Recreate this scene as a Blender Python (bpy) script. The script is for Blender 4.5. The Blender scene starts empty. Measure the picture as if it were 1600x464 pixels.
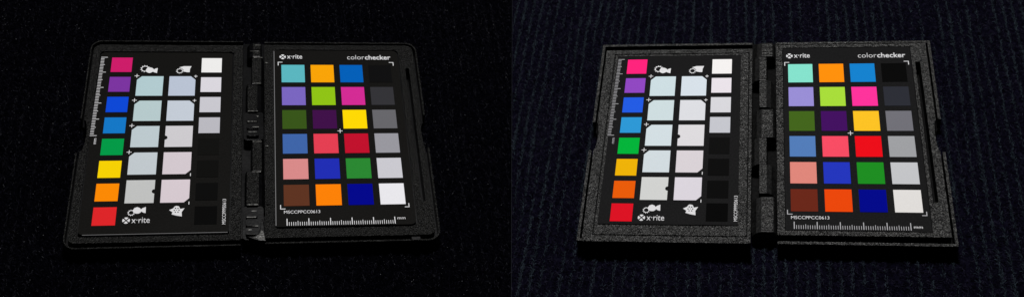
import bpy, math, random
from mathutils import Matrix, Vector, noise
from mathutils.geometry import delaunay_2d_cdt

random.seed(7)
S = 0.001                      # everything below is laid out in millimetres
scene = bpy.context.scene
coll = scene.collection

# ------------------------------------------------------------------ camera
def rot(rows): return Matrix(rows).to_4x4()
CAM_T = Vector((-8.819, -506.078, 424.528))
CAM_R = rot([[0.999986, 0.003762, 0.003598], [0.0, 0.691103, -0.722756], [-0.005206, 0.722746, 0.691094]])
cd = bpy.data.cameras.new('camera'); cam = bpy.data.objects.new('camera', cd); coll.objects.link(cam)
cam.matrix_world = Matrix.Translation(CAM_T * S) @ CAM_R
cd.sensor_width = 36.0; cd.lens = 36.0 * 2000 / 1600; cd.clip_start = 0.02; cd.clip_end = 20
scene.camera = cam

# ------------------------------------------------------------------ light
w = bpy.data.worlds.new('World'); scene.world = w; w.use_nodes = True
w.node_tree.nodes['Background'].inputs[0].default_value = (0.55, 0.6, 0.7, 1)
w.node_tree.nodes['Background'].inputs[1].default_value = 0.02
def area(name, loc, target, size, power, col=(1, 1, 1)):
    ld = bpy.data.lights.new(name, 'AREA'); ld.shape = 'DISK'; ld.size = size; ld.energy = power; ld.color = col
    o = bpy.data.objects.new(name, ld); coll.objects.link(o); o.location = loc
    o.rotation_euler = (Vector(target) - Vector(loc)).to_track_quat('-Z', 'Y').to_euler(); return o
area('desk_lamp_light', (0.0, 0.16, 0.92), (0.0, 0.0, 0.0), 0.16, 9.4, (1.0, 0.985, 0.97))
scene.view_settings.view_transform = 'Standard'; scene.view_settings.look = 'None'
scene.view_settings.gamma = 1; scene.view_settings.exposure = 0; scene.view_settings.use_curve_mapping = False

# ------------------------------------------------------------------ materials
def lin(c):
    out = []
    for v in c:
        v /= 255.0
        out.append(v / 12.92 if v <= 0.04045 else ((v + 0.055) / 1.055) ** 2.4)
    return out
def base_mat(name, rgb, rough=0.6, spec=0.3):
    m = bpy.data.materials.new(name); m.use_nodes = True
    b = m.node_tree.nodes['Principled BSDF']
    b.inputs['Base Color'].default_value = (*rgb, 1); b.inputs['Roughness'].default_value = rough
    b.inputs['Specular IOR Level'].default_value = spec
    return m, m.node_tree, b
def plastic(name, rgb, rough, scale, strength, dist, mottled=0.5, spec=0.5, fleck=0.0, fscale=2400):
    """moulded plastic with a pebbled grain"""
    m, nt, b = base_mat(name, rgb, rough, spec)
    tc = nt.nodes.new('ShaderNodeTexCoord')
    n1 = nt.nodes.new('ShaderNodeTexNoise'); n1.inputs['Scale'].default_value = scale; n1.inputs['Detail'].default_value = 3
    v = nt.nodes.new('ShaderNodeTexVoronoi'); v.inputs['Scale'].default_value = scale * 0.7
    mx = nt.nodes.new('ShaderNodeMath'); mx.operation = 'ADD'
    bp = nt.nodes.new('ShaderNodeBump'); bp.inputs['Strength'].default_value = strength; bp.inputs['Distance'].default_value = dist
    nt.links.new(tc.outputs['Object'], n1.inputs['Vector']); nt.links.new(tc.outputs['Object'], v.inputs['Vector'])
    nt.links.new(n1.outputs['Fac'], mx.inputs[0]); nt.links.new(v.outputs['Distance'], mx.inputs[1])
    nt.links.new(mx.outputs[0], bp.inputs['Height']); nt.links.new(bp.outputs[0], b.inputs['Normal'])
    n2 = nt.nodes.new('ShaderNodeTexNoise'); n2.inputs['Scale'].default_value = scale * 0.8; n2.inputs['Detail'].default_value = 2
    n3 = nt.nodes.new('ShaderNodeTexNoise'); n3.inputs['Scale'].default_value = 60; n3.inputs['Detail'].default_value = 4
    nt.links.new(tc.outputs['Object'], n2.inputs['Vector']); nt.links.new(tc.outputs['Object'], n3.inputs['Vector'])
    r = nt.nodes.new('ShaderNodeValToRGB'); r.color_ramp.elements[0].position = 0.42; r.color_ramp.elements[1].position = 0.66
    lo = [c * (1 - mottled) for c in rgb]; hi = [c * (1 + 2.2 * mottled) for c in rgb]
    r.color_ramp.elements[0].color = (*lo, 1); r.color_ramp.elements[1].color = (*hi, 1)
    nt.links.new(n2.outputs['Fac'], r.inputs[0]); nt.links.new(r.outputs[0], b.inputs['Base Color'])
    if fleck:  # pale flecks: speckled grain, with glints painted into the colour
        n4 = nt.nodes.new('ShaderNodeTexNoise'); n4.inputs['Scale'].default_value = fscale; n4.inputs['Detail'].default_value = 1.5
        nt.links.new(tc.outputs['Object'], n4.inputs['Vector'])
        r4 = nt.nodes.new('ShaderNodeMapRange'); r4.inputs['From Min'].default_value = 0.54; r4.inputs['From Max'].default_value = 0.72
        mx4 = nt.nodes.new('ShaderNodeMix'); mx4.data_type = 'RGBA'; mx4.inputs['B'].default_value = (fleck, fleck, fleck * 0.95, 1)
        nt.links.new(n4.outputs['Fac'], r4.inputs[0]); nt.links.new(r4.outputs[0], mx4.inputs['Factor'])
        nt.links.new(r.outputs[0], mx4.inputs['A']); nt.links.new(mx4.outputs['Result'], b.inputs['Base Color'])
    mr = nt.nodes.new('ShaderNodeMapRange'); mr.inputs['To Min'].default_value = rough - 0.08; mr.inputs['To Max'].default_value = rough + 0.12
    nt.links.new(n3.outputs['Fac'], mr.inputs[0]); nt.links.new(mr.outputs[0], b.inputs['Roughness'])
    return m
ALB = 1.02
_pm = {}
def paint(c):
    """matt sprayed colour chip with a faint paper tooth"""
    if c in _pm: return _pm[c]
    rgb = [max(0.0006, v * ALB) for v in lin(c)]
    dark = max(c) < 70
    m, nt, b = base_mat('chip_paint', rgb, 0.8, 0.02)
    tc = nt.nodes.new('ShaderNodeTexCoord'); n = nt.nodes.new('ShaderNodeTexNoise')
    n.inputs['Scale'].default_value = 1700; n.inputs['Detail'].default_value = 2
    hs = nt.nodes.new('ShaderNodeHueSaturation'); hs.inputs['Color'].default_value = (*rgb, 1)
    mr = nt.nodes.new('ShaderNodeMapRange'); mr.inputs['From Min'].default_value = 0.3; mr.inputs['From Max'].default_value = 0.7
    mr.inputs['To Min'].default_value = 0.975; mr.inputs['To Max'].default_value = 1.025
    nt.links.new(tc.outputs['Object'], n.inputs['Vector']); nt.links.new(n.outputs['Fac'], mr.inputs[0])
    nt.links.new(mr.outputs[0], hs.inputs['Value']); nt.links.new(hs.outputs[0], b.inputs['Base Color'])
    _pm[c] = m; return m

# ------------------------------------------------------------------ one frame per checker
ASP = 1.16
class Frame:
    def __init__(s, R, T, k, cam_local):
        s.M = Matrix.Translation(Vector(T) * S) @ rot(R) @ Matrix.Scale(k, 4)
        s.C = Vector(cam_local)
    def P(s, x, y, z=0.0):
        """a spot read off the card plane (x right, y down) carried down to height z"""
        A = Vector((x, -y * ASP, 0)); v = A + (s.C - A) * (z / s.C.z)
        return (v.x, v.y)
LF = Frame([[0.982203, -0.138514, 0.12685], [0.139676, 0.990197, -0.000268], [-0.125569, 0.017981, 0.991922]],
           (-130.404, 2.437, -1.557), 1.0, (-5.109, -512.71, 438.2))
RF = Frame([[0.982174, 0.13872, -0.12685], [-0.139816, 0.990178, 0.000268], [0.125641, 0.017473, 0.991922]],
           (130.404, -2.437, 1.557), 1.0241767, (-12.87, -498.563, 426.7625))

def link(name, verts, faces, mat, parent=None, bevel=0, seg=2, smooth=False, frame=None):
    me = bpy.data.meshes.new(name)
    me.from_pydata([(v[0] * S, v[1] * S, v[2] * S) for v in verts], [], faces); me.update()
    if mat: me.materials.append(mat)
    o = bpy.data.objects.new(name, me); coll.objects.link(o)
    if parent: o.parent = parent
    if frame: o.matrix_world = frame.M
    if bevel:
        b = o.modifiers.new('Bevel', 'BEVEL'); b.width = bevel * S; b.segments = seg; b.limit_method = 'ANGLE'; b.angle_limit = math.radians(40)
    if smooth:
        for p in me.polygons: p.use_smooth = True
    return o

def prism_data(loops, z0, z1):
    """closed solid between z0 and z1; loops[0] is the outline, the rest are holes"""
    def area2(l): return sum(a[0] * b[1] - b[0] * a[1] for a, b in zip(l, l[1:] + l[:1]))
    L = []
    for i, l in enumerate(loops):
        l = list(l)
        if (area2(l) > 0) != (i == 0): l.reverse()
        L.append(l)
    flat = [p for l in L for p in l]; n = len(flat)
    edges = []; k = 0
    for l in L:
        edges += [(k + i, k + (i + 1) % len(l)) for i in range(len(l))]; k += len(l)
    vo, _, tr, ov, _, _ = delaunay_2d_cdt([Vector(p) for p in flat], edges, [], 1, 1e-6)
    def inside(p, l):
        c = False
        for a, b in zip(l, l[1:] + l[:1]):
            if (a[1] > p[1]) != (b[1] > p[1]) and p[0] < (b[0] - a[0]) * (p[1] - a[1]) / (b[1] - a[1]) + a[0]: c = not c
        return c
    tris = []
    for t in tr:
        t = [ov[i][0] if ov[i] else 0 for i in t]
        if len(set(t)) < 3: continue
        m = (sum(flat[i][0] for i in t) / 3, sum(flat[i][1] for i in t) / 3)
        if inside(m, L[0]) and not any(inside(m, h) for h in L[1:]): tris.append(t)
    verts = [(p[0], p[1], z0) for p in flat] + [(p[0], p[1], z1) for p in flat]
    faces = []
    for t in tris:
        a, b, c = (flat[i] for i in t)
        cr = (b[0] - a[0]) * (c[1] - a[1]) - (b[1] - a[1]) * (c[0] - a[0])
        t = tuple(t) if cr > 0 else tuple(reversed(t))
        faces.append(tuple(i + n for i in t)); faces.append(tuple(reversed(t)))
    k = 0
    for l in L:
        m = len(l)
        for i in range(m):
            j = (i + 1) % m
            faces.append((k + i, k + j, k + j + n, k + i + n))
        k += m
    return verts, faces
def join(datas):
    V, F = [], []
    for v, f in datas:
        o = len(V); V += v; F += [tuple(i + o for i in q) for q in f]
    return V, F
def rrect(x0, y0, x1, y1, r=(0, 0, 0, 0), n=7, bite=None):
    """rounded rectangle, y down; r = corner radii TL TR BR BL; bite = (side, y0, y1, depth): a thumb notch"""
    if not isinstance(r, tuple): r = (r,) * 4
    pts = []
    for (cx, cy, a0, rr) in ((x0, y0, 180, r[0]), (x1, y0, 270, r[1]), (x1, y1, 0, r[2]), (x0, y1, 90, r[3])):
        if rr <= 0: pts.append((cx, cy)); 
        else:
            ox = cx + (rr if cx == x0 else -rr); oy = cy + (rr if cy == y0 else -rr)
            for i in range(n + 1):
                a = math.radians(a0 + 90 * i / n); pts.append((ox + rr * math.cos(a), oy + rr * math.sin(a)))
        if bite and bite[0] == 'R' and (cx, cy) == (x1, y0): pts += thumb(x1, bite, 1)
    if bite and bite[0] == 'L': pts += thumb(x0, bite, -1)
    return pts
def thumb(x, bite, s):
    _, a, b, d = bite; out = []
    for i in range(17):
        t = i / 16; y = a + (b - a) * t
        out.append((x - s * d * min(1, (math.sin(math.pi * t) ** 0.45) if 0 < t < 1 else 0), y))
    return out if s > 0 else out[::-1]
def strip(path, wd):
    """outline of a band of width wd whose outer side follows path"""
    off = []
    for i, p in enumerate(path):
        a = path[max(0, i - 1)]; b = path[min(len(path) - 1, i + 1)]
        dx, dy = b[0] - a[0], b[1] - a[1]; l = math.hypot(dx, dy) or 1
        off.append((p[0] - dy / l * wd, p[1] + dx / l * wd))
    return list(path) + off[::-1]

# ------------------------------------------------------------------ drawing on the cards
PRINT_M = {}
def flat_data(fr, poly, z0=0.02, z1=0.07, holes=()):
    return prism_data([[fr.P(*p) for p in poly]] + [[fr.P(*p) for p in h] for h in holes], z0, z1)
def line_poly(x0, y0, x1, y1): return [(x0, y0), (x1, y0), (x1, y1), (x0, y1)]
def disc(cx, cy, rx, ry=None, n=20, a0=0, a1=360):
    ry = ry or rx
    full = abs(a1 - a0) >= 360
    return [(cx + rx * math.cos(math.radians(a0 + (a1 - a0) * i / (n if full else n - 1))), cy + ry * math.sin(math.radians(a0 + (a1 - a0) * i / (n if full else n - 1)))) for i in range(n)]
def lettering(fr, parent, body, x, y, width, height, mat, bold=0.0, up=False, align_y='BASE', name='lettering', stretch=None):
    cu = bpy.data.curves.new(name, 'FONT'); cu.body = body; cu.size = 1; cu.offset = bold; cu.extrude = 0.0; cu.resolution_u = 3
    tmp = bpy.data.objects.new('tmp', cu); coll.objects.link(tmp)
    dg = bpy.context.evaluated_depsgraph_get(); me = bpy.data.meshes.new_from_object(tmp.evaluated_get(dg))
    bpy.data.objects.remove(tmp, do_unlink=True); bpy.data.curves.remove(cu)
    xs = [v.co.x for v in me.vertices]; ys = [v.co.y for v in me.vertices]
    x0, x1 = min(xs), max(xs); y1 = max(ys); sx = width / (x1 - x0); sy = height / y1
    for v in me.vertices:
        u = (v.co.x - x0) * sx; h = v.co.y * sy
        p = fr.P(x + u, y - h) if not up else fr.P(x - h, y - u)
        v.co = (p[0] * S, p[1] * S, 0.06 * S)
    me.update(); me.name = name; me.materials.clear(); me.materials.append(mat)
    # give the print its film thickness
    o = bpy.data.objects.new(name, me); coll.objects.link(o); o.parent = parent
    s = o.modifiers.new('Solidify', 'SOLIDIFY'); s.thickness = 0.04 * S; s.offset = -1
    return o
def logo_disc(fr, parent, cx, cy, r, mat):
    """round emblem: four wedges left between the arms of an x"""
    d = []
    for a in (0, 90, 180, 270):
        pts = [(cx + 0.2 * r * math.cos(math.radians(a)), cy + 0.2 * r * math.sin(math.radians(a)))]
        pts += disc(cx, cy, r, r, 9, a - 34, a + 34)
        d.append(flat_data(fr, pts))
    return link('emblem', *join(d), mat, parent)
def gear_sun(fr, cx, cy, r, mat, parent, teeth=11, skip=None):
    out = []; hole = disc(cx, cy, r * 0.62, r * 0.6, 22)
    n = teeth
    for i in range(n):
        a = 2 * math.pi * i / n
        for da, rr in ((-0.5, 0.76), (-0.30, 0.77), (0, 1.04), (0.30, 0.77)):
            t = a + da * 2 * math.pi / n; out.append((cx + r * rr * math.cos(t), cy + r * rr * math.sin(t)))
    return flat_data(fr, out, 0.02, 0.06, [hole[::-1]])

# ------------------------------------------------------------------ materials in use
M_PRINT = base_mat('white_print', [0.72, 0.72, 0.74], 0.6, 0.2)[0]
M_PRINT_DIM = base_mat('grey_print', [0.42, 0.42, 0.44], 0.6, 0.2)[0]
M_CARD_L = plastic('black_card_print', [0.0052, 0.0049, 0.0044], 0.6, 1500, 0.12, 0.00004, 0.12, 0.04)
M_CARD_R = plastic('charcoal_card_print', [0.0085, 0.0084, 0.0088], 0.65, 1500, 0.12, 0.00004, 0.12, 0.04)
M_EDGE_GLINT = base_mat('card_edge_glint', [0.16, 0.16, 0.165], 0.4, 0.5)[0]  # pale colour painting the light caught along card edges
M_CASE_L = plastic('pebbled_black_plastic', [0.0013, 0.0013, 0.0012], 0.36, 2300, 0.9, 0.0003, 0.6, 0.10, 0.03, 2000)
M_GLOSS_L = plastic('smooth_black_plastic', [0.0016, 0.0016, 0.0019], 0.3, 900, 0.15, 0.0002, 0.3, 0.25)
M_CASE_R = plastic('coarse_black_plastic', [0.011, 0.011, 0.011], 0.34, 1300, 1.0, 0.0008, 0.8, 0.55, 0.105, 1900)
M_FLANK_SHADE_R = plastic('shaded_flank_plastic', [0.0055, 0.0055, 0.0055], 0.4, 1100, 0.4, 0.0002, 0.5, 0.3)  # case plastic darkened to paint the shade on sloping hinge flanks
M_SHADE_R = plastic('shaded_side_plastic', [0.0022, 0.0022, 0.0023], 0.6, 900, 0.3, 0.0002, 0.3, 0.05)  # case plastic darkened to paint the shade on walls and in gaps

# ------------------------------------------------------------------ the ground: two lengths of cloth meeting in a shallow valley
def sheet(name, fr, side, xstep, ystep, hfun, mat, far=420, z=-11.0):
    X = lambda y: side(y)
    ys = [-420 + ystep * i for i in range(int(840 / ystep) + 1)]
    sgn = -1 if fr is LF else 1
    xs = [i * xstep for i in range(int(far / xstep) + 1)]
    V = []; 
    for y in ys:
        b = side(y)
        for u in xs:
            x = b - u if fr is LF else b + u
            e = min(1, u / 3.0)
            V.append((x, y, z + hfun(x, y) * e))
    n = len(xs); F = []
    for j in range(len(ys) - 1):
        for i in range(n - 1):
            a = j * n + i; q = (a, a + 1, a + 1 + n, a + n)
            F.append(q if fr is RF else q[::-1])
    o = link(name, V, F, mat, smooth=True, frame=fr); o['kind'] = 'structure'
    return o
seamL = lambda y: 122.67 + (122.67 - 101.2) / 150 * y
seamR = lambda y: -142.05 + (-142.05 + 121.19) / 150 * y

def fabric(name, c0, c1, c2, scale, rough=0.9, ribs=None):
    m, nt, b = base_mat(name, c0, rough, 0.0)
    tc = nt.nodes.new('ShaderNodeTexCoord'); mp = nt.nodes.new('ShaderNodeMapping'); mp.inputs['Scale'].default_value = (1.0, 0.7, 1)
    n = nt.nodes.new('ShaderNodeTexNoise'); n.inputs['Scale'].default_value = scale; n.inputs['Detail'].default_value = 4; n.inputs['Roughness'].default_value = 0.7
    r = nt.nodes.new('ShaderNodeValToRGB'); e = r.color_ramp.elements
    e[0].position = 0.36; e[0].color = (*c0, 1); e[1].position = 0.72; e[1].color = (*c2, 1)
    x = e.new(0.55); x.color = (*c1, 1)
    nt.links.new(tc.outputs['Object'], mp.inputs[0]); nt.links.new(mp.outputs[0], n.inputs['Vector'])
    nt.links.new(n.outputs['Fac'], r.inputs[0]); nt.links.new(r.outputs[0], b.inputs['Base Color'])
    n2 = nt.nodes.new('ShaderNodeTexNoise'); n2.inputs['Scale'].default_value = scale * 2; n2.inputs['Detail'].default_value = 3
    bp = nt.nodes.new('ShaderNodeBump'); bp.inputs['Strength'].default_value = 0.9; bp.inputs['Distance'].default_value = 0.0006
    nt.links.new(tc.outputs['Object'], n2.inputs['Vector']); nt.links.new(n2.outputs['Fac'], bp.inputs['Height']); nt.links.new(bp.outputs[0], b.inputs['Normal'])
    return m
M_CLOTH = fabric('black_felt', [0.0003, 0.0003, 0.0006], [0.0007, 0.0007, 0.0013], [0.0022, 0.0022, 0.0034], 420)
M_RIB = fabric('navy_ribbed_wool', [0.0010, 0.0009, 0.0022], [0.0030, 0.0026, 0.0068], [0.0075, 0.0070, 0.015], 430)

def felt_h(x, y): return 0.35 * noise.noise(Vector((x * 0.12, y * 0.12, 3))) + 0.15 * noise.noise(Vector((x * 0.6, y * 0.5, 9)))
RIB = 4.7
def rib_phase(x, y):
    wob = 1.3 * noise.noise(Vector((x * 0.03, y * 0.018, 1))) + 0.35 * noise.noise(Vector((x * 0.1, y * 0.06, 5)))
    return (x + wob) / RIB
def rib_h(x, y):
    p = rib_phase(x, y); k = math.floor(p); f = p - k
    hgt = 0.65 + 0.4 * noise.noise(Vector((k * 3.7, y * 0.02, 2)))
    return hgt * (math.exp(-((f - 0.5) / 0.16) ** 2)) * 1.0 + 0.25 * noise.noise(Vector((x * 0.7, y * 0.5, 4)))
sheet('black_carpet', LF, seamL, 1.1, 3.0, rib_h, M_CLOTH)
sheet('ribbed_carpet', RF, seamR, 0.9, 3.0, rib_h, M_RIB)

def strands(name, fr, n, xr, yr, hfun, mat, label, length, wd, inside, seam, bias, keep=None, seed=11, sp=0.75):
    """short curled fibres lying on the cloth"""
    rnd = random.Random(seed); V = []; F = []
    while n > 0:
        x = rnd.uniform(*xr); y = rnd.uniform(*yr)
        if inside(x, y, seam) or (keep and not keep(x, y, rnd)): continue
        n -= 1
        a = rnd.gauss(bias, sp); L = length * rnd.uniform(0.5, 1.3); c = rnd.uniform(-0.6, 0.6)
        z = -11.0 + hfun(x, y) + 0.1; h = rnd.uniform(0.15, 0.7); o = len(V); w_ = wd * rnd.uniform(0.6, 1.2)
        px, py = x, y
        for i in range(3):
            aa = a + c * i; nx, ny = -math.sin(aa) * w_ / 2, math.cos(aa) * w_ / 2
            zz = z + h * (0, 1, 0.35)[i]
            V += [(px - nx, py - ny, zz), (px + nx, py + ny, zz)]
            px += math.cos(aa) * L / 2; py += math.sin(aa) * L / 2
        F += [(o, o + 2, o + 3, o + 1), (o + 2, o + 4, o + 5, o + 3)]
    ob = link(name, V, F, mat, frame=fr)
    ob['kind'] = 'stuff'; ob['label'] = label; ob['category'] = 'fibres'
    return ob
def island_mat(name, stops, rough=0.8, spec=0.02):
    m, nt, b = base_mat(name, stops[0][1], rough, spec)
    g = nt.nodes.new('ShaderNodeNewGeometry'); r = nt.nodes.new('ShaderNodeValToRGB'); e = r.color_ramp.elements
    e[0].position, e[0].color = stops[0][0], (*stops[0][1], 1); e[1].position, e[1].color = stops[-1][0], (*stops[-1][1], 1)
    for p, c in stops[1:-1]:
        x = e.new(p); x.color = (*c, 1)
    nt.links.new(g.outputs['Random Per Island'], r.inputs[0]); nt.links.new(r.outputs[0], b.inputs['Base Color'])
    return m
M_STR_R = island_mat('navy_wool_fibre', [(0, [0.0011, 0.0010, 0.0024]), (0.5, [0.0034, 0.0030, 0.0075]), (0.85, [0.0080, 0.0074, 0.0155]), (1, [0.018, 0.017, 0.030])])
M_STR_L = island_mat('black_felt_fibre', [(0, [0.0005, 0.0005, 0.0012]), (0.6, [0.0014, 0.0013, 0.0032]), (0.93, [0.0045, 0.0042, 0.0075]), (1, [0.016, 0.016, 0.020])])
def insL(x, y, s): return x > s(y) - 0.5 or (-94 < x < 68 and -116 < y < 12)
def insR(x, y, s): return x < s(y) + 0.5 or (-92 < x < 66 and -112 < y < 9)
strands('black_fibres', LF, 80000, (-190, 150), (-210, 190), rib_h, M_STR_L, 'fine fibres of the almost black carpet on the left', 1.5, 0.26, insL, seamL, 2.0)
strands('carpet_fibres', RF, 127000, (-165, 170), (-210, 190), rib_h, M_STR_R, 'curled wool fibres over the dark ribbed carpet on the right', 1.5, 0.26, insR, seamR, 2.2)
def on_rib(x, y, rnd):
    p = rib_phase(x, y); k = math.floor(p); f = p - k - 0.5
    s_ = 0.5 + 0.8 * noise.noise(Vector((k * 5.3, y * 0.012, 7))) + 0.5 * noise.noise(Vector((k * 2.1, y * 0.15, 3)))
    return rnd.random() < s_ * math.exp(-(f / 0.12) ** 2)
M_WALE = island_mat('slate_blue_wool', [(0, [0.003, 0.004, 0.006]), (0.6, [0.013, 0.018, 0.025]), (1, [0.027, 0.037, 0.048])])
strands('rib_fibres', RF, 64000, (-165, 170), (-210, 190), rib_h, M_WALE, 'lighter blue grey wool along the ribs of the right carpet', 1.5, 0.26, insR, seamR, 1.7, on_rib, 21, 0.45)
M_WALE_L = island_mat('charcoal_wool', [(0, [0.0014, 0.0014, 0.0024]), (0.7, [0.0045, 0.0045, 0.0068]), (1, [0.015, 0.0155, 0.019])])
strands('black_rib_fibres', LF, 21000, (-190, 150), (-210, 190), rib_h, M_WALE_L, 'slightly lighter fibres along the ribs of the black left carpet', 1.4, 0.24, insL, seamL, 1.7, on_rib, 22, 0.5)
def lint(fr, n):
    rnd = random.Random(4); V = []; F = []
    k = 0
    while k < n:
        x = rnd.uniform(-185, 140); y = rnd.uniform(-185, 105)
        if insL(x, y, seamL): continue
        d = noise.noise(Vector((x * 0.03, y * 0.03, 8)))
        if d < rnd.uniform(-0.6, 0.35): continue
        if rnd.random() < 0.6 and not on_rib(x, y, rnd): continue
        k += 1; r = rnd.choice((0.10, 0.12, 0.15, 0.2)); z = -10.3 + rnd.uniform(0, 0.4); o = len(V); a = rnd.uniform(0, 3)
        c, s_ = math.cos(a) * r, math.sin(a) * r
        V += [(x + c, y + s_, z), (x - s_, y + c, z + r * .3), (x - c, y - s_, z), (x + s_, y - c, z + r * .3), (x, y, z + r * 1.2)]
        F += [(o, o + 1, o + 4), (o + 1, o + 2, o + 4), (o + 2, o + 3, o + 4), (o + 3, o, o + 4)]
    m = island_mat('pale_lint', [(0, [0.01, 0.01, 0.011]), (0.8, [0.04, 0.04, 0.045]), (1, [0.28, 0.28, 0.3])], 0.5, 0.5)
    o = link('lint', V, F, m, frame=fr); o['kind'] = 'stuff'; o['label'] = 'tiny pale specks of lint scattered over the black carpet'; o['category'] = 'lint'
lint(LF, 6000)


def solid(name, fr, parent, loops, z0, z1, mat, bevel=0.25, zref=None, seg=2, label=None):
    zr = z1 if zref is None else zref
    o = link(name, *prism_data([[fr.P(x, y, zr) for x, y in l] for l in loops], z0, z1), mat, parent, bevel=bevel, seg=seg)
    if label: o['label'] = label
    return o
def ruler_h(fr, parent, x0, yb, cm, mat, hs=(3.7, 2.4, 1.9)):
    d = []
    step = cm / 10; n = 50
    for i in range(n + 1):
        h = hs[0] if i % 10 == 0 else hs[1] if i % 5 == 0 else hs[2]
        wd = 0.13 if i % 10 else 0.2
        d.append(flat_data(fr, line_poly(x0 + i * step - wd, yb - h, x0 + i * step + wd, yb)))
    return link('ruler', *join(d), mat, parent)
def ruler_v(fr, parent, xl, y0, cm, mat, slant=0.0):
    d = []; step = cm / 10
    for i in range(51):
        h = 3.2 if i % 10 == 0 else 2.2 if i % 5 == 0 else 1.7
        y = y0 + i * step; x = xl + slant * i / 50
        d.append(flat_data(fr, line_poly(x, y - 0.15, x + h, y + 0.15)))
    return link('ruler', *join(d), mat, parent)
def chip(fr, card, poly, colour, word, name='patch'):
    o = link(name, *flat_data(fr, poly, 0.0, 0.16), paint(colour), card)
    o['label'] = word + ' colour patch'
    return o
def cross(fr, card, x, y, r, mat):
    t = 0.17
    return link('cross_mark', *join([flat_data(fr, line_poly(x - r, y - t, x + r, y + t)), flat_data(fr, line_poly(x - t, y - r, x + t, y - t)), flat_data(fr, line_poly(x - t, y + t, x + t, y + r))]), mat, card)
def bracket(fr, card, x, y, sx, sy, r, mat):
    t = 0.38
    poly = [(x, y), (x + sx * r, y), (x + sx * r, y + sy * t), (x + sx * t, y + sy * t), (x + sx * t, y + sy * r), (x, y + sy * r)]
    return link('corner_mark', *flat_data(fr, poly), mat, card)

def classic_card(fr, root, box, r, z0, mcard, cols, size, marks, white, ymm=94.4):
    x0, y0, x1, y1 = box
    card = solid('colour_card', fr, root, [rrect(x0, y0, x1, y1, r)], z0, 0.0, mcard, 0.12)
    card['label'] = 'black card with six rows of four colour patches'
    P = 14.9
    for j, row in enumerate(cols):
        for i, (c, word) in enumerate(row):
            x = i * P; y = j * P
            chip(fr, card, line_poly(x, y, x + size, y + size), c, word)
    logo_disc(fr, card, 0.75, -5.6, 1.6, white)
    lettering(fr, card, 'x·rite', 2.9, -4.4, 7.9, 2.9, white, 0.012)
    lettering(fr, card, 'color', 34.1, -3.95, 9.0, 3.1, white, -0.006)
    lettering(fr, card, 'checker', 43.35, -3.95, 13.5, 3.1, white, 0.022)
    lettering(fr, card, 'MSCCPPCC0613', 0.0, 90.2, 16.5, 1.6, white, 0.0)
    lettering(fr, card, 'mm', 51.9, marks['mm'], 3.7, 1.0, white, 0.0)
    ruler_h(fr, card, 1.3, marks['rb'], 9.87, marks['rm'])
    bracket(fr, card, -1.8, marks['bt'], 1, 1, 2.4, white); bracket(fr, card, 58.1, marks['bt'], -1, 1, 2.4, white)
    bracket(fr, card, -1.7, 87.9, 1, -1, 2.4, marks['rm']); bracket(fr, card, 58.1, 87.9, -1, -1, 2.2, marks['rm'])
    cross(fr, card, 28.0, 42.9, 1.25, white)
    return card

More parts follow.
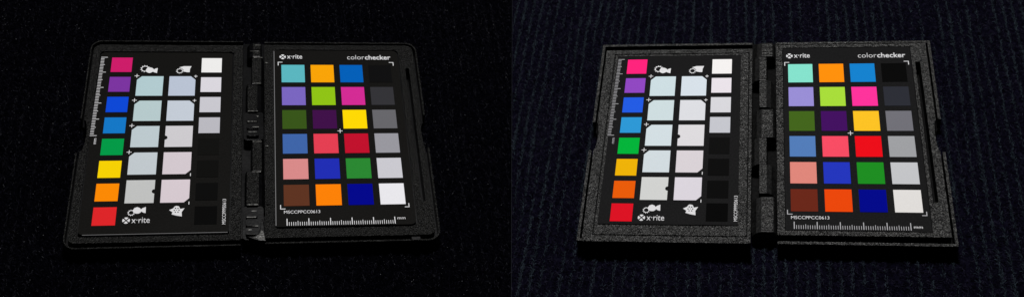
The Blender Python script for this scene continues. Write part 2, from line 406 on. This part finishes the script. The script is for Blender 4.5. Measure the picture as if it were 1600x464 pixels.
def balance_card(fr, root, box, r, z0, mcard, g, white, dim):
    x0, y0, x1, y1 = box
    card = solid('white_balance_card', fr, root, [rrect(x0, y0, x1, y1, r)], z0, 0.0, mcard, 0.12)
    card['label'] = 'black card with pale balance patches between a colour column and a grey column'
    for j, (c, word) in enumerate(g['colour']):
        y = g['cy'] + j * g['cp']
        chip(fr, card, line_poly(g['cx'], y, g['cx'] + g['cw'], y + g['ch']), c, word)
    for j, (c, word) in enumerate(g['grey']):
        y = g['gy'] + j * g['gp']
        chip(fr, card, line_poly(g['gx'], y, g['gx'] + g['gw'], y + g['ch']), c, word)
    k = 2.3; rr = 1.2
    for ci in range(2):
        bx = g['bx'][ci]; W = g['bw']; H = g['bh']
        for j in range(5):
            y = g['by'] + j * g['bp']; A, B, C_, D = (bx, y), (bx + W, y), (bx + W, y + H), (bx, y + H)
            if ci == 0 and j < 4: poly = [(bx, y + k), (bx + k, y), B, C_, D]
            elif ci == 0: poly = [A, B] + [(bx + W - rr * math.sin(math.pi * t / 8), y + H * .5 - rr * math.cos(math.pi * t / 8)) for t in range(9)] + [C_, D]
            elif j < 2: poly = [A, (bx + W - k, y), (bx + W, y + k), C_, D]
            elif j == 2: poly = [A, B, C_, D] + [(bx + rr * math.sin(math.pi * t / 8), y + H * .56 + rr * math.cos(math.pi * t / 8)) for t in range(9)]
            else: poly = [A, B, (bx + W, y + H - k), (bx + W - k, y + H), D]
            c, word = g['pale'][ci][j]; m_ = sum(c) / 3; c = tuple(min(255, m_ + (v - m_) * 0.85 + e) for v, e in zip(c, (0, 2, 1)))
            chip(fr, card, poly, c, word, 'balance_patch')
    for j in range(4): cross(fr, card, g['bx'][0] - 0.2, g['by'] + j * g['bp'] - 0.35, 1.15, white)
    for j in range(2): cross(fr, card, g['bx'][1] + g['bw'] + 0.05, g['by'] + j * g['bp'] - 0.1, 0.85, white)
    for j in (3, 4):
        x = g['bx'][1] + g['bw']; y = g['by'] + j * g['bp'] + g['bh']
        link('dash_mark', *flat_data(fr, line_poly(x - 0.17, y - 0.5, x + 0.17, y + 1.1)), white, card)
    # pictograms, given relative to the first pale patch's corner
    ox, oy = g['bx'][0] + 71.4, g['by'] - 7.7
    def icon(name, suns, shapes, label):
        d = [gear_sun(fr, sx + ox, sy + oy, sr, white, card) for sx, sy, sr in suns]
        dd = [flat_data(fr, [(a + ox, b + oy) for a, b in s], 0.03, 0.08) for s in shapes]
        o = link(name, *join(d + dd), white, card); o['label'] = label
        return o
    fish = [(-67.6, 3.4), (-66.9, 2.0), (-65.6, 1.7), (-64.3, 2.2), (-63.6, 3.1), (-63.0, 2.6), (-61.8, 2.1), (-62.0, 5.5), (-63.4, 5.0), (-64.0, 4.6), (-64.9, 5.2), (-65.8, 5.5), (-66.9, 5.0)]
    icon('pictogram', [(-68.0, 2.6, 2.4)], [fish], 'white sun and fish shaped pictogram above the patches')
    icon('pictogram', [(-50.9, 4.0, 1.9)], [[(-51.3, 1.7), (-49.0, 0.9), (-45.2, 0.9), (-45.9, 2.7), (-46.0, 4.9), (-47.4, 4.9), (-49.2, 4.4), (-49.1, 3.2), (-50.0, 2.3)]], 'white sun and banner pictogram above the patches')
    oy += g['by4']
    icon('pictogram', [(-68.0, 88.2, 1.75)], [[(-67.5, 87.1), (-66.8, 85.7), (-65.6, 85.2), (-64.4, 85.7), (-63.9, 86.5), (-63.2, 85.8), (-61.8, 85.2), (-61.7, 88.5), (-62.8, 88.2), (-63.6, 87.6), (-64.0, 88.2), (-64.8, 88.7), (-65.9, 88.7), (-67.0, 88.2)]], 'white sun and fish shaped pictogram under the patches')
    hat = [(-51.5, 87.1), (-49.7, 86.2), (-49.2, 85.3), (-48.5, 84.9), (-47.2, 85.2), (-46.6, 86.6), (-44.7, 86.2), (-45.9, 88.3), (-45.7, 90.6), (-48.2, 90.1), (-50.3, 89.4), (-49.9, 88.3)]
    holes = [disc(a + ox, b + oy, rr_, rr_, 7)[::-1] for a, b, rr_ in ((-48.7, 86.2, .36), (-47.6, 86.3, .34), (-49.2, 87.3, .33), (-47.1, 87.3, .33), (-48.2, 87.2, .22), (-48.7, 88.3, .32), (-47.5, 88.3, .32))]
    o = link('pictogram', *prism_data([[fr.P(a + ox, b + oy) for a, b in hat]] + [[fr.P(*p) for p in h] for h in holes], 0.02, 0.07), white, card)
    o['label'] = 'white spotted leaf shaped pictogram under the patches'
    logo_disc(fr, card, -69.9 + ox, 92.2 + oy, 1.65, white)
    lettering(fr, card, 'x·rite', -67.6 + ox, 93.6 + oy, 8.0, 2.9, white, 0.006)
    lettering(fr, card, 'MSCCPPPE0613', *g['serial'], 13.5, 1.55, white, 0.0, up=True)
    ruler_v(fr, card, g['rx'], g['cy'] - 0.3, g['rcm'], dim, g['rs'])
    lettering(fr, card, 'mm', g['rx'] + 2.8, g['cy'] + 5 * g['rcm'] + 4.7, 3.4, 1.0, dim, 0.0, up=True)
    return card

def outer_path(side, x, yt, yb, xin, r, b0, b1, n=7):
    """rim runs: hinge side -> corner -> thumb notch, and notch -> corner -> hinge side (x = outer edge)"""
    s = -1 if side == 'L' else 1
    up = [(xin, yt)] + [(x - s * r + s * r * math.sin(math.radians(90 * i / n)), yt + r - r * math.cos(math.radians(90 * i / n))) for i in range(n + 1)] + [(x, b0)]
    lo = [(x, b1)] + [(x - s * r + s * r * math.cos(math.radians(90 * i / n)), yb - r + r * math.sin(math.radians(90 * i / n))) for i in range(n + 1)] + [(xin, yb)]
    return up, lo

def tray(fr, root, side, c):
    """moulded half of the case: foot, body with pebbled top, rim lip"""
    s = -1 if side == 'L' else 1
    xo, xi, yt, yb, r = c['xo'], c['xi'], c['yt'], c['yb'], c['r']
    b0, b1, bd = c['bite']
    X = lambda a, b: (min(a, b), max(a, b))
    rr = (r, 0, 0, r) if side == 'L' else (0, r, r, 0)
    inset = c['gap'] + c['lip']
    ax, bx = X(xo, xi)
    zr = c['zrim']
    t = solid('tray', fr, root, [rrect(ax, yt, bx, yb, rr, bite=(side, b0, b1, bd))], -11.0, -8.0, c['side'], 0.4, zref=zr)
    up, lo = outer_path(side, xo, yt, yb, xi, r, b0, b1)
    lip = c['lip']
    iu, il = outer_path(side, xo - s * lip, yt + lip, yb - lip, xi, max(r - lip, 0.05), b0, b1)
    for pl in (up + iu[::-1], lo + il[::-1]):
        solid('rim', fr, t, [pl], -8.0, zr - 0.25, c['side'], 0.1, zref=zr)
        solid('rim_top', fr, t, [pl], zr - 0.25, zr, c['top'], 0.1, zref=zr)
    ax2, bx2 = X(xo - s * inset, xi)
    ri = max(r - inset, 0) if r > 1 else 0.4
    rr2 = (ri, 0.3, 0.3, ri) if side == 'L' else (0.3, ri, ri, 0.3)
    out = rrect(ax2, c['bt'], bx2, c['bb'], rr2, bite=(side, b0 + 0.3, b1 - 0.3, max(0.3, bd - inset + c.get('bx', 0.6))))
    holes = [rrect(*c['slot'], 0.5)] if c.get('slot') else []
    zt = c['ztop']
    solid('body', fr, t, [out] + holes, -8.0, zt - 0.9, c['side'], 0.1, zref=zt)
    gr = c['groove']
    solid('surround', fr, t, [out, rrect(*gr, c['gr'])] + holes, zt - 0.9, zt, c['top'], 0.14, zref=zt)
    if c.get('plate'):
        g = c['gw']
        solid('seat_plate', fr, t, [rrect(gr[0] + g, gr[1] + g, gr[2] - g, gr[3] - g, c['gr'])], zt - 0.9, zt, c['top'], 0.1, zref=zt)
    return t

def knuckle(fr, root, x0, x1, f0, f1, y0, y1, zt, mtop, mside, ridges=(), lo=-10.5, lip=0.0):
    """faceted hinge barrel: a flat pebbled facet (f0..f1) between sloping flanks"""
    def sec(x, z): return fr.P(x, 0, zt)[0], z
    prof = [(x0, lo), (x0, zt - 3.2), (x0 + (f0 - x0) * .45, zt - 0.9), (f0, zt), (f1, zt), (f1 + (x1 - f1) * .55, zt - 0.9), (x1, zt - 3.2), (x1, lo)]
    Y0 = fr.P(0, y0, zt)[1]; Y1 = fr.P(0, y1, zt)[1]; V = []
    for Y in (Y0, Y1):
        for x, z in prof: V.append((fr.P(x, (y0 + y1) / 2, zt)[0], Y, z))
    n = len(prof); F = [tuple(range(n)), tuple(range(2 * n - 1, n - 1, -1))]
    F += [((i + 1) % n, i, i + n, (i + 1) % n + n) for i in range(n)]
    me = link('hinge_barrel', V, F, mside, root, bevel=0.28, seg=2)
    # the pebbled facet is a land standing slightly proud
    segs = [y0 + 0.5] + list(ridges) + [y1 - 0.5]
    for a, b in zip(segs[:-1], segs[1:]):
        solid('facet', fr, me, [rrect(f0 + 0.1, a + 0.3, f1 - 0.1, b - 0.3, 0.2)], zt - 0.05, zt + 0.35 + lip, mtop, 0.15)
    return me

def thing(name, fr, label, cat, group):
    e = bpy.data.objects.new(name, None); coll.objects.link(e); e.matrix_world = fr.M
    e.empty_display_size = 0.05; e['label'] = label; e['category'] = cat; e['group'] = group
    return e

# ================================================================== LEFT: glossier case with rounded corners
A = thing('colour_checker', LF, 'open black colour checker with rounded case corners, lying on the almost black carpet', 'colour checker', 'open colour checker cases')
tray(LF, A, 'L', dict(xo=-95.8, xi=-19.5, yt=-16.6, yb=106.4, r=5.5, bite=(34.5, 54.5, 3.2), gap=1.1, lip=0.7, zrim=-3.2, ztop=-1.2,
     bt=-13.6, bb=103.6, top=M_CASE_L, side=M_GLOSS_L, groove=(-90.6, -9.0, -24.0, 100.6), gr=2.0))
tray(LF, A, 'R', dict(xo=71.2, xi=-8.6, yt=-16.2, yb=105.9, r=6.0, bite=(33.0, 53.0, 2.4), gap=1.3, lip=0.9, zrim=-3.2, ztop=-1.0,
     bt=-14.0, bb=102.9, top=M_CASE_L, side=M_GLOSS_L, groove=(-4.0, -10.7, 61.2, 97.9), gr=2.6, slot=(64.0, 2.0, 66.0, 84.5)))
L_cols = [
 [((88, 178, 188), 'turquoise'), ((242, 160, 5), 'amber'), ((0, 93, 181), 'strong blue'), ((14, 14, 15), 'black')],
 [((119, 100, 190), 'lavender'), ((140, 192, 20), 'lime green'), ((206, 42, 146), 'magenta'), ((50, 50, 54), 'dark grey')],
 [((55, 84, 25), 'olive'), ((62, 15, 72), 'dark purple'), ((250, 214, 0), 'yellow'), ((101, 101, 106), 'grey')],
 [((62, 100, 168), 'steel blue'), ((225, 62, 82), 'coral red'), ((190, 16, 44), 'deep red'), ((150, 150, 158), 'light grey')],
 [((215, 138, 138), 'salmon pink'), ((32, 45, 180), 'violet blue'), ((42, 135, 50), 'green'), ((200, 200, 208), 'pale grey')],
 [((94, 52, 34), 'brown'), ((252, 130, 5), 'orange'), ((0, 6, 140), 'navy blue'), ((232, 232, 238), 'white')]]
cA = classic_card(LF, A, (-3.5, -10.2, 60.5, 97.2), (0.6, 2.6, 2.6, 0.6), -1.9, M_CARD_L, L_cols, 11.75, dict(mm=94.4, rb=96.7, rm=M_PRINT, bt=-2.1), M_PRINT)
solid('edge_or_glint_strip', LF, cA, [line_poly(-3.85, -9.6, -3.5, 96.6)], -1.2, -0.08, M_EDGE_GLINT, 0.05)  # pale strip painted as the edge highlight
g = dict(colour=[((202, 28, 105), 'crimson pink'), ((122, 52, 160), 'purple'), ((12, 72, 215), 'royal blue'), ((20, 120, 200), 'sky blue'),
                 ((0, 155, 72), 'green'), ((248, 212, 0), 'yellow'), ((255, 140, 0), 'orange'), ((225, 38, 42), 'red')],
         grey=[((232, 232, 232), 'white'), ((214, 212, 220), 'near white'), ((198, 198, 206), 'very light grey'), ((184, 184, 192), 'light grey'),
               ((17, 17, 16), 'near black'), ((15, 15, 14), 'near black'), ((12, 12, 12), 'black'), ((9, 9, 9), 'deep black')],
         pale=[[((172, 200, 208), 'pale cyan'), ((178, 200, 205), 'pale cyan'), ((186, 200, 208), 'pale blue grey'), ((192, 200, 208), 'pale blue grey'), ((193, 193, 194), 'neutral grey')],
               [((180, 190, 212), 'pale blue'), ((192, 200, 215), 'pale blue'), ((204, 200, 207), 'pale warm grey'), ((212, 198, 208), 'pale pink'), ((216, 200, 210), 'pale pink')]],
         cx=-84.5, cw=10.1, cy=-4.6, cp=12.83, ch=9.6, gx=-40.1, gw=10.0, gy=-4.4, gp=12.85,
         bx=(-71.3, -55.6), bw=12.8, by=7.8, bp=15.72, bh=12.6, by4=0.0, serial=(-26.2, 95.2), rx=-89.9, rs=-0.5, rcm=9.92)
cB = balance_card(LF, A, (-90.0, -8.3, -24.8, 99.2), (2.2, 2.2, 1.0, 2.0), -1.9, M_CARD_L, g, M_PRINT, M_PRINT)
solid('edge_or_glint_strip', LF, cB, [line_poly(-88.0, 99.2, -25.2, 99.5)], -1.2, -0.1, M_EDGE_GLINT, 0.05)  # shine on the near edge, put in as a pale strip
solid('edge_or_glint_strip', LF, cB, [line_poly(-24.8, -5.0, -24.55, 99.2)], -1.2, -0.1, M_GLOSS_L, 0.05)
for (x0, x1, f0, f1, y0, y1) in ((-17.5, -10.0, -14.5, -10.6, -15.5, -5.8), (-15.2, -9.0, -14.9, -10.2, -5.5, 12.5), (-17.9, -8.7, -17.0, -12.2, 12.8, 30.5),
                                 (-15.2, -9.0, -14.4, -10.0, 48.5, 66.0), (-17.9, -8.7, -17.0, -11.4, 66.3, 85.4)):
    knuckle(LF, A, x0, x1, f0, f1, y0, y1, -2.6, M_CASE_L, M_GLOSS_L, (0.5 * (y0 + y1),) if y1 - y0 < 12 else ())
for (ya, yb_) in ((31.0, 48.0), (86.0, 103.5)):
    h = solid('hinge_clip', LF, A, [rrect(-18.6, ya, -9.2, yb_, 1.6)], -10.5, -3.4, M_GLOSS_L, 0.6, seg=3)
    for k in range(3):
        yy = ya + 2.2 + k * (yb_ - ya - 4) / 3
        solid('clip_ridge', LF, h, [rrect(-17.2, yy, -12.0 + 0.3 * k, yy + (yb_ - ya) / 3 - 2.2, 0.9)], -3.4, -1.7, M_GLOSS_L, 0.5, seg=3)
M_HIGHLIGHT = plastic('highlight_plastic', [0.035, 0.034, 0.031], 0.35, 1200, 0.5, 0.0002, 0.5, 0.6)  # lighter plastic that paints the hinge cap's highlight
cap = [(-17.2, 101.6), (-14.5, 102.9), (-11.6, 103.9), (-8.0, 104.4), (-8.5, 101.0), (-9.0, 96.0), (-9.6, 92.5), (-10.4, 92.5), (-10.6, 97.0), (-11.6, 100.0), (-13.4, 101.6), (-15.2, 101.8)]
solid('hinge_cap', LF, A, [cap], -9.0, -2.0, M_GLOSS_L, 0.5, seg=3)
solid('cap_highlight', LF, A, [[(-14.4, 102.3), (-11.6, 103.3), (-8.6, 103.7), (-9.2, 99.5), (-10.3, 98.6), (-11.2, 100.8), (-12.8, 101.9)]], -2.0, -1.75, M_HIGHLIGHT, 0.1)  # highlight of the cap, painted as a paler patch
solid('hinge_shade_plate', LF, A, [rrect(-20.5, -14.5, -7.8, 103.0, 0.3)], -10.9, -9.3, M_GLOSS_L, 0.1)  # plate added to keep gaps between barrels shadow-black
M_GLINT = plastic('glint_plastic', [0.06, 0.06, 0.055], 0.4, 1500, 0.6, 0.0002, 0.8, 0.5)  # brighter plastic for glints painted along the hinge
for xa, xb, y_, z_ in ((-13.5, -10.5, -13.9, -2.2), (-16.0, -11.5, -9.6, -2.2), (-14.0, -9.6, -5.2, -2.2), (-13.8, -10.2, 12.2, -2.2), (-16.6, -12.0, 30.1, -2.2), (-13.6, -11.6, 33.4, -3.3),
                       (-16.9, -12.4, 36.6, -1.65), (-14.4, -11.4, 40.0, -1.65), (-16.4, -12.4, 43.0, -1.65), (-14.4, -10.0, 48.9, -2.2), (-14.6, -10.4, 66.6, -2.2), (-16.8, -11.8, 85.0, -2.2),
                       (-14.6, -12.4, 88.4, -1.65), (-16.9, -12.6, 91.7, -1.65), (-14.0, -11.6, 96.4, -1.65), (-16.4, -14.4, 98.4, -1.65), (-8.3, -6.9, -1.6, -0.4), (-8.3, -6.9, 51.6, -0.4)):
    solid('glint_bar', LF, A, [rrect(xa, y_ - 0.22, xb, y_ + 0.22, 0.15)], z_ - 0.3, z_ + 0.1, M_GLINT, 0.05)  # thin bright bars added as painted glints
for ya, yb_ in ((-2.5, 27.0), (52.5, 85.0)):
    solid('hinge_tab', LF, A, [rrect(-7.9, ya, -6.3, yb_, 0.4)], -1.0, -0.55, M_CASE_L, 0.15)
solid('latch', LF, A, [rrect(57.5, 102.6, 61.5, 105.6, 0.7)], -9.0, -2.0, M_GLOSS_L, 0.6, seg=3)

# ================================================================== RIGHT: square-cornered, coarsely grained case
B = thing('colour_checker', RF, 'open black colour checker with square corners and speckled grain on the blue ribbed carpet', 'colour checker', 'open colour checker cases')
tray(RF, B, 'L', dict(xo=-94.4, xi=-17.6, yt=-14.9, yb=102.9, r=0.5, bite=(36.0, 53.0, 2.6), gap=1.0, lip=1.3, zrim=-2.2, ztop=-0.5,
     bt=-10.9, bb=103.0, top=M_CASE_R, side=M_SHADE_R, groove=(-87.7, -8.3, -18.9, 99.9), gr=0.1, plate=True, gw=0.55, bx=0.9))
tray(RF, B, 'R', dict(xo=69.4, xi=-5.9, yt=-14.9, yb=102.9, r=0.5, bite=(34.5, 53.5, 2.6), gap=1.0, lip=1.3, zrim=-2.2, ztop=-0.3,
     bt=-13.2, bb=98.4, top=M_CASE_R, side=M_SHADE_R, groove=(-2.7, -11.2, 59.6, 96.2), gr=0.1, slot=(61.1, -1.2, 63.5, 80.9), bx=0.9))
R_cols = [
 [((130, 222, 202), 'mint turquoise'), ((255, 142, 10), 'bright orange'), ((20, 128, 205), 'azure blue'), ((8, 8, 8), 'black')],
 [((150, 140, 212), 'light lavender'), ((165, 218, 58), 'bright lime green'), ((250, 50, 155), 'hot pink'), ((44, 46, 54), 'dark slate grey')],
 [((66, 100, 28), 'olive green'), ((66, 16, 96), 'dark violet'), ((250, 194, 36), 'golden yellow'), ((112, 112, 120), 'grey')],
 [((82, 124, 185), 'steel blue'), ((246, 76, 100), 'coral pink'), ((235, 12, 25), 'bright red'), ((158, 160, 164), 'light grey')],
 [((222, 135, 124), 'salmon'), ((36, 54, 190), 'cobalt blue'), ((30, 142, 34), 'green'), ((196, 198, 202), 'pale grey')],
 [((106, 40, 26), 'red brown'), ((236, 72, 10), 'orange red'), ((0, 8, 140), 'navy blue'), ((226, 224, 222), 'off white')]]
classic_card(RF, B, (-2.3, -10.8, 59.2, 95.9), 0.2, -1.3, M_CARD_R, R_cols, 11.8, dict(mm=94.3, rb=95.3, rm=M_PRINT_DIM, bt=-1.5), M_PRINT)
g = dict(colour=[((252, 34, 122), 'hot pink'), ((140, 70, 190), 'purple'), ((34, 90, 225), 'blue'), ((44, 150, 212), 'sky blue'),
                 ((0, 178, 58), 'bright green'), ((236, 178, 6), 'golden yellow'), ((232, 92, 8), 'dark orange'), ((220, 18, 36), 'red')],
         grey=[((238, 236, 236), 'white'), ((228, 222, 230), 'near white'), ((212, 212, 218), 'very light grey'), ((194, 196, 204), 'light grey'),
               ((16, 16, 16), 'near black'), ((13, 13, 13), 'near black'), ((12, 12, 12), 'black'), ((7, 7, 7), 'deep black')],
         pale=[[((198, 216, 224), 'pale cyan'), ((200, 216, 222), 'pale cyan'), ((206, 218, 226), 'pale blue grey'), ((206, 216, 224), 'pale blue grey'), ((208, 208, 208), 'neutral grey')],
               [((208, 218, 230), 'pale blue'), ((216, 216, 224), 'pale lilac grey'), ((218, 214, 220), 'pale warm grey'), ((216, 206, 214), 'pale pink'), ((218, 210, 222), 'pale pink')]],
         cx=-80.4, cw=9.95, cy=-4.2, cp=12.48, ch=9.5, gx=-37.4, gw=9.7, gy=-3.8, gp=12.33,
         bx=(-67.7, -52.3), bw=12.4, by=7.3, bp=15.3, bh=12.55, by4=-1.3, serial=(-23.5, 91.8), rx=-85.4, rs=-0.9, rcm=9.72)
balance_card(RF, B, (-85.9, -6.8, -23.2, 93.9), 0.2, -1.3, M_CARD_R, g, M_PRINT, M_PRINT_DIM)
solid('hinge_shade_plate', RF, B, [rrect(-19.5, -14.0, -4.5, 97.5, 0.3)], -10.9, -9.4, M_SHADE_R, 0.1)  # dark plate added in place of the shadow between barrels
ZT = -1.4
for kind, y0, y1, rg in (('c', -14.8, -5.8, (-11.6, -8.6)), ('l', -5.6, 9.8, ()), ('r', 9.8, 26.8, ()), ('c', 28.2, 45.0, (31.0, 36.6)),
                         ('l', 45.4, 60.5, ()), ('r', 60.7, 76.6, ()), ('c', 78.6, 97.0, (81.0, 89.4))):
    x0, x1, f0, f1 = {'c': (-17.0, -6.2, -12.9, -7.6), 'l': (-17.9, -10.2, -14.0, -10.6), 'r': (-14.1, -6.6, -14.0, -10.6)}[kind]
    knuckle(RF, B, x0, x1, f0, f1, y0, y1, ZT, M_CASE_R, M_FLANK_SHADE_R, rg, lip=-0.1)
